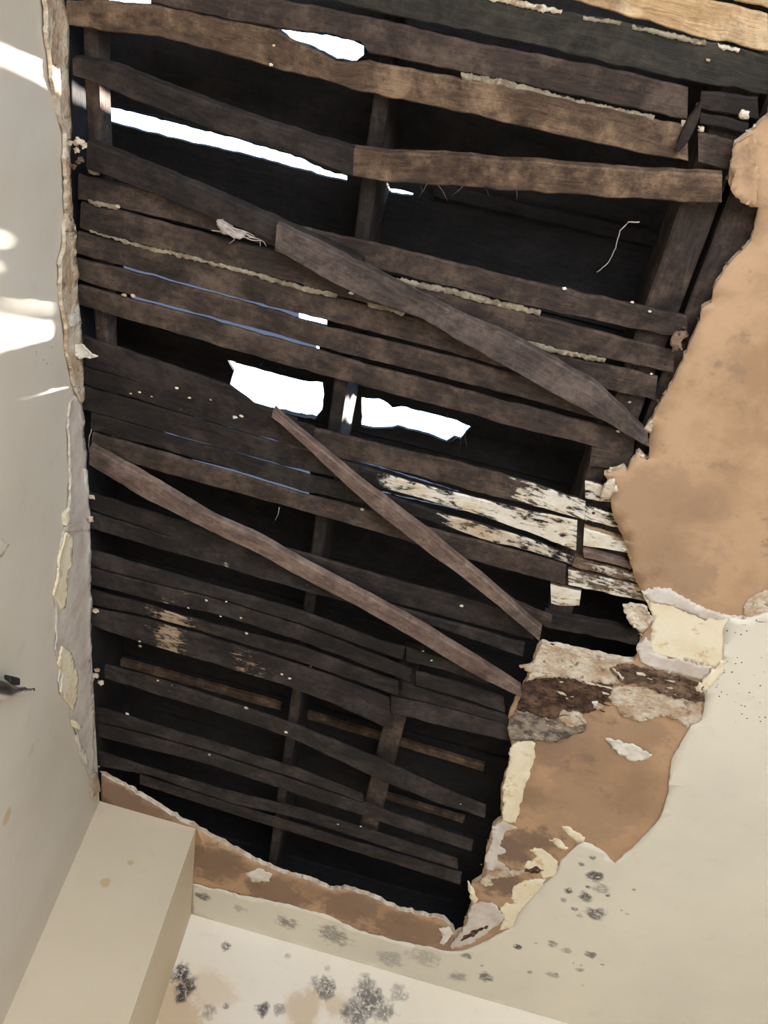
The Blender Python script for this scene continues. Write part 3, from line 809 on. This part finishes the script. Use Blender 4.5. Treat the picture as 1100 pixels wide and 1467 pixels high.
# broken bits clinging all along the torn edge
ew = random.Random(17)
je = jag(HOLE_EDGE, 5, 1.5, 3, closed=False)
for k in range(110):
    x, y = je[ew.randrange(len(je))]
    if not (0 < x < 1100 and y > 150): continue
    chunk('plaster_crumb', x + ew.uniform(-5, 2), y + ew.uniform(-4, 3), ZC + ew.uniform(.0, .01), ew.uniform(1.3, 4.0) * .0009, M[ew.choice(('pale', 'debris', 'greybrown', 'debris', 'pale'))], ceiling, (ew.uniform(.7, 1.5), ew.uniform(.6, 1.3), .6), seed=200 + k, sub=1, amp=.7)
# jagged lumps of plaster hanging at the left wall edge
LUMPS = [(113, 202, 7), (121, 208, 7), (110, 215, 5), (116, 228, 5), (104, 238, 6), (112, 232, 4), (136, 968, 8), (144, 978, 7), (139, 960, 6), (132, 973, 5), (137, 875, 7), (130, 872, 5), (128, 742, 6), (132, 712, 6), (130, 745, 5), (108, 460, 5), (108, 205, 5), (100, 205, 5)]
for k, (x, y, r) in enumerate(LUMPS):
    chunk('plaster_lump', x, y, ZC + .0, r * .0009, M['pale'] if k not in (3, 4, 5, 11) else M['greybrown'], wl, (1.1, .8, .7), seed=40 + k, sub=2, amp=.6)
plate('paint_flake', [tuple(on_z(x, y, ZC))[:2] for x, y in jag([(111, 488), (124, 490), (132, 497), (145, 505), (138, 506), (128, 505), (118, 508), (112, 500)], 3, 1.0, 9)], place_ceil, .008, .003, [M['white']], wl, grid=.006, relief=.004, rscale=40, curl=.008, curlw=.01, seed=4)

# ------------------------------------------------------------------ torn paint and plaster along the top of the left wall
STRIPS = [
    ('torn_paint', 'pale', [(54, -8), (88, -8), (92, 40), (97, 75), (100, 85), (97, 110), (96, 140), (96, 180), (94, 230), (97, 300), (100, 330), (92, 330), (88, 285), (86, 230), (87, 190), (80, 165), (74, 135), (66, 112), (66, 90), (60, 50)], .010, .012),
    ('torn_paint', 'pale', [(90, 300), (101, 320), (104, 380), (107, 430), (110, 460), (112, 520), (116, 570), (110, 575), (103, 560), (97, 530), (90, 500), (86, 460), (82, 420), (80, 372), (86, 350)], .010, .014),
    ('torn_paint', 'lilac', [(97, 575), (114, 560), (118, 640), (124, 668), (130, 690), (126, 705), (125, 760), (92, 760), (95, 720), (97, 680), (95, 640), (93, 612)], .006, .010),
    ('torn_paint', 'lilac', [(90, 755), (126, 740), (126, 800), (129, 860), (127, 900), (129, 960), (131, 1010), (132, 1060), (134, 1110), (128, 1115), (114, 1085), (104, 1040), (98, 1010), (88, 1000), (80, 975), (84, 958), (76, 930), (80, 880), (74, 852), (79, 826)], .004, .012),
    ('paint_curl', 'cream', [(92, 762), (102, 770), (99, 800), (94, 830), (90, 870), (84, 872), (79, 862), (74, 852), (78, 832), (81, 805)], .007, .008),
    ('paint_curl', 'cream', [(86, 925), (100, 935), (108, 965), (108, 1000), (104, 1018), (92, 1005), (83, 990), (88, 968), (80, 950)], .006, .008),
    ('paint_curl', 'cream', [(99, 1030), (107, 1034), (113, 1040), (109, 1044), (101, 1040)], .014, .010),
    ('paint_curl', 'white', [(106, 1052), (116, 1070), (124, 1090), (122, 1095), (112, 1080)], .008, .008),
    ('paint_curl', 'cream', [(88, 735), (95, 728), (96, 745), (90, 752)], .012, .008),
    ('paint_curl', 'white', [(92, 450), (104, 447), (110, 462), (96, 466)], .014, .010),
    ('paint_curl', 'white', [(116, 670), (128, 672), (132, 700), (124, 708), (118, 690)], .010, .010),
    ('plaster_edge', 'pale', [(128, 1108), (138, 1106), (143, 1132), (133, 1150), (128, 1135)], .004, .004),
    ('paint_flake', 'white', [(-12, 764), (0, 768), (13, 780), (2, 798), (-12, 806)], .002, .002),  # plain pale patch on the wall face, at the frame edge
]
for k, (nm, mt, px, d, cl) in enumerate(STRIPS):
    plate(nm, [(u, min(v, ZC + .012)) for u, v in left_uv(px, 5, 1.0, 120 + k)], place_left, d * .5, .001 + d * .5, [M[mt]], wl, grid=0.012, relief=0.002, rscale=16, curl=cl * .45, curlw=0.014, seed=140 + k)

# ================================================================== loose things
# boards that have dropped from the ceiling and hang across the opening
g = 'loose boards hanging across the hole'
def hang(name, label, rows, mt, z, z1, th=0.016, flake=(), sag=0.0):
    o = lath(rows, M[mt], None, z=z, z1=z1, th=th, flake=flake, name=name, rough=0.0022, sag=sag)
    return tag(o, label, 'board', g)
hang('hanging_lath', 'dark lath sagging just above the long bright slit in the roof', [(104, 82, 108), (153, 91, 127), (245, 126, 165), (344, 163, 200), (430, 191, 224), (505, 214, 253)], 'wood_dark', 2.996, 2.992)
hang('hanging_lath', 'brown lath tilted across the dark bay, its end at the paired joists', [(490, 211, 250), (546, 218, 260), (686, 226, 270), (750, 232, 275), (877, 243, 283), (1034, 250, 293)], 'wood_warm', 2.996, 3.0)
hang('hanging_lath', 'dark lath sloping from the left wall under the cobweb tuft', [(124, 203, 241), (198, 232, 270), (312, 279, 316), (430, 331, 362), (520, 372, 396)], 'wood_dark', 2.998, 2.998)
hang('hanging_board', 'thick rough charred board slanting down to the brown ceiling edge', [(395, 322, 360), (480, 362, 408), (540, 392, 436), (604, 424, 456), (655, 450, 488), (745, 490, 538), (850, 549, 596), (928, 622, 642)], 'wood_char', 2.982, 2.990, 0.014)
hang('hanging_board', 'reddish brown board slanting from the large square sky hole to the rotten patch', [(390, 587, 598), (448, 636, 652), (534, 705, 731), (600, 754, 782), (661, 804, 827), (702, 838, 860), (774, 902, 920)], 'wood_rust', 2.985, 2.975, 0.014)
hang('hanging_board', 'long thin brown board slanting across the lower laths from the left wall', [(128, 640, 667), (207, 683, 715), (303, 741, 763), (366, 768, 792), (430, 805, 828), (511, 847, 869), (591, 890, 915), (680, 944, 968), (746, 986, 1000)], 'wood_rust', 2.992, 2.984, 0.014)
hang('broken_splinter', 'short splintered stick beside the foot of the reddish slanting board', [(712, 846, 856), (740, 866, 878), (789, 886, 902)], 'wood_mid', 2.990, 2.994, 0.010)
tag(lath([(969, 205, 220), (985, 172, 205), (1004, 146, 166)], M['wood_dark'], None, z=3.0, z1=3.0, th=.012, name='broken_stick'), 'short dark stick wedged across the lath ends near the torn flap', 'stick')

# splinters hanging off the tilted brown lath
tilted = bpy.data.objects['hanging_lath.001']
for k, (a, b) in enumerate((((600, 264), (605, 278)), ((627, 267), (641, 288)), ((664, 269), (646, 281)), ((693, 270), (700, 280)), ((739, 273), (740, 288)), ((560, 260), (552, 272)), ((612, 265), (600, 282)))):
    p, q = on_z(a[0], a[1] - 3, 2.997), on_z(b[0], b[1], 2.985)
    tube('splinter', [p, (p + q) / 2 + Vector((.001, 0, .001)), q], .0009, .0003, M['wood_rust'], tilted, 4)
for a, b in (((662, 620), (656, 648)), ((666, 626), (669, 645)), ((655, 627), (640, 634)), ((668, 616), (664, 634)), ((372, 524), (378, 516)), ((340, 522), (334, 514)), ((640, 600), (641, 590))):
    p, q = on_z(a[0], a[1], ZDECK - .001), on_z(b[0], b[1], ZDECK - .02)
    tube('splinter', [p, (p + q) / 2 + Vector((.001, .001, 0)), q], .0011, .0004, M['wood_mid'], roof, 4)
# nail heads on the laths
for x, y in ((801, 819), (548, 975), (445, 955), (1000, 150), (850, 735), (500, 532), (494, 478), (140, 470), (980, 470), (955, 520), (470, 722), (440, 838)):
    chunk('nail_head', x, y, ZLATH - .0005, .0032, M['brass'], ceiling, (1, 1, .35), seed=3, sub=2, amp=.05)

# cobweb tuft
web = bpy.data.objects.new('cobweb_tuft', None); COL.objects.link(web)
ZW = 2.995
web.location = on_z(330, 325, ZW)
tag(web, 'pale fluffy cobweb tuft caught on the dark laths', 'cobweb')
wl_inv = Matrix.Translation(-web.location)
def wpart(o):
    o.data.transform(wl_inv); return o
wpart(plate('fluff', [tuple(on_z(x, y, ZW))[:2] for x, y in jag([(311, 315), (318, 315), (328, 323), (340, 331), (352, 336), (345, 341), (332, 338), (320, 332), (313, 325)], 3, 1.2, 6)], lambda u, v, d: (u, v, ZW - d), .006, .008, [M['web']], web, grid=.005, relief=.005, rscale=90, curl=-.004, curlw=.008, seed=6))
r2 = random.Random(3)
for k, pth in enumerate([[(318, 322), (345, 334), (378, 346), (381, 352)], [(330, 328), (360, 338), (372, 344), (372, 352)], [(322, 332), (334, 338), (335, 344), (329, 348)], [(304, 330), (320, 333), (345, 340), (366, 341)], [(325, 325), (350, 331), (366, 340)], [(340, 334), (362, 344), (376, 345)]]):
    pts = [on_z(x + r2.uniform(-1, 1), y + r2.uniform(-1, 1), ZW + r2.uniform(-.006, .0)) for x, y in jag(pth, 6, 1.2, k, closed=False)]
    wpart(tube('strand', pts, .0010, .0004, M['web'], web))
# long single threads
for lab, pth in (('thin cobweb thread dangling in the dark bay beside the paired joists', [(916, 318), (900, 318), (888, 330), (882, 355), (872, 375), (855, 390)]),
                 ('short pale thread hanging below a lath above the small joist', [(400, 727), (398, 738), (394, 745)]),
                 ('thin pale fibre hanging off the lath next to the torn wall edge', [(131, 615), (128, 625), (127, 640), (128, 648)])):
    tag(tube('cobweb_thread', [on_z(x, y, 3.004) for x, y in jag(pth, 5, .8, 4, closed=False)], .0009, .0005, M['web'], None), lab, 'cobweb')

# chrome fitting on the left wall
fit = bpy.data.objects.new('wall_fitting', None); COL.objects.link(fit)
XF = XL + .03
fit.location = on_x(5, 985, XL)
tag(fit, 'small chrome fitting with a dark block and thin pin on the left wall', 'fitting')
def silhouette(name, px, mat, x0, x1, bev):
    bm = bmesh.new()
    xm = (x0 + x1) / 2
    vs0 = [bm.verts.new(Vector(on_x(x, y, xm)) + Vector((x0 - xm, 0, 0)) - fit.location) for x, y in px]
    f = bm.faces.new(vs0)
    r = bmesh.ops.extrude_face_region(bm, geom=[f])
    for v in r['geom']:
        if isinstance(v, bmesh.types.BMVert): v.co.x += x1 - x0
    bmesh.ops.recalc_face_normals(bm, faces=bm.faces)
    bmesh.ops.bevel(bm, geom=list(bm.edges), offset=bev, segments=3, affect='EDGES', profile=.5)
    me = bpy.data.meshes.new(name); bm.to_mesh(me); bm.free()
    return link(name, me, mat, fit, smooth=False)
def lathe(name, rows, mat, seg=20):
    pts = [(Vector(on_x(x, y, XL + .018)) - fit.location, r * .00118) for x, y, r in rows]
    verts, faces = [], []
    for i, (p, rr) in enumerate(pts):
        d = (pts[min(i + 1, len(pts) - 1)][0] - pts[max(i - 1, 0)][0]).normalized()
        u = d.cross(Vector((1, 0, 0))).normalized(); w = d.cross(u)
        for k in range(seg):
            a = 2 * math.pi * k / seg
            verts.append(tuple(p + (u * math.cos(a) + w * math.sin(a)) * rr))
    for i in range(len(pts) - 1):
        for k in range(seg):
            faces.append((i * seg + k, i * seg + (k + 1) % seg, (i + 1) * seg + (k + 1) % seg, (i + 1) * seg + k))
    faces += [tuple(reversed(range(seg))), tuple((len(pts) - 1) * seg + k for k in range(seg))]
    me = bpy.data.meshes.new(name); me.from_pydata(verts, [], faces)
    bm = bmesh.new(); bm.from_mesh(me); bmesh.ops.recalc_face_normals(bm, faces=bm.faces); bm.to_mesh(me); bm.free()
    return link(name, me, mat, fit, smooth=True)
lathe('body', [(-30, 984, 13), (-26, 984, 16), (-4, 987, 16), (3, 989, 14), (10, 990, 11), (18, 989, 7.5), (26, 988, 4.6), (33, 987.5, 3.6), (34, 987.5, 3.0)], M['chrome'])
lathe('pin', [(33, 987.5, 1.9), (47, 988, 1.9)], M['chrome'], 12)
lathe('collar', [(31, 987.5, 3.4), (31.6, 987.5, 4.4), (34.6, 987.5, 4.4), (35.2, 987.5, 3.4)], M['chrome'])
lathe('pin_tip', [(45, 988, 2.2), (45.6, 988, 2.8), (48, 988, 2.8), (48.6, 988, 2.0)], M['chrome'], 12)
silhouette('block', [(10, 967), (25, 970.5), (25, 981), (10, 982)], M['black'], XL + .010, XL + .022, .003)
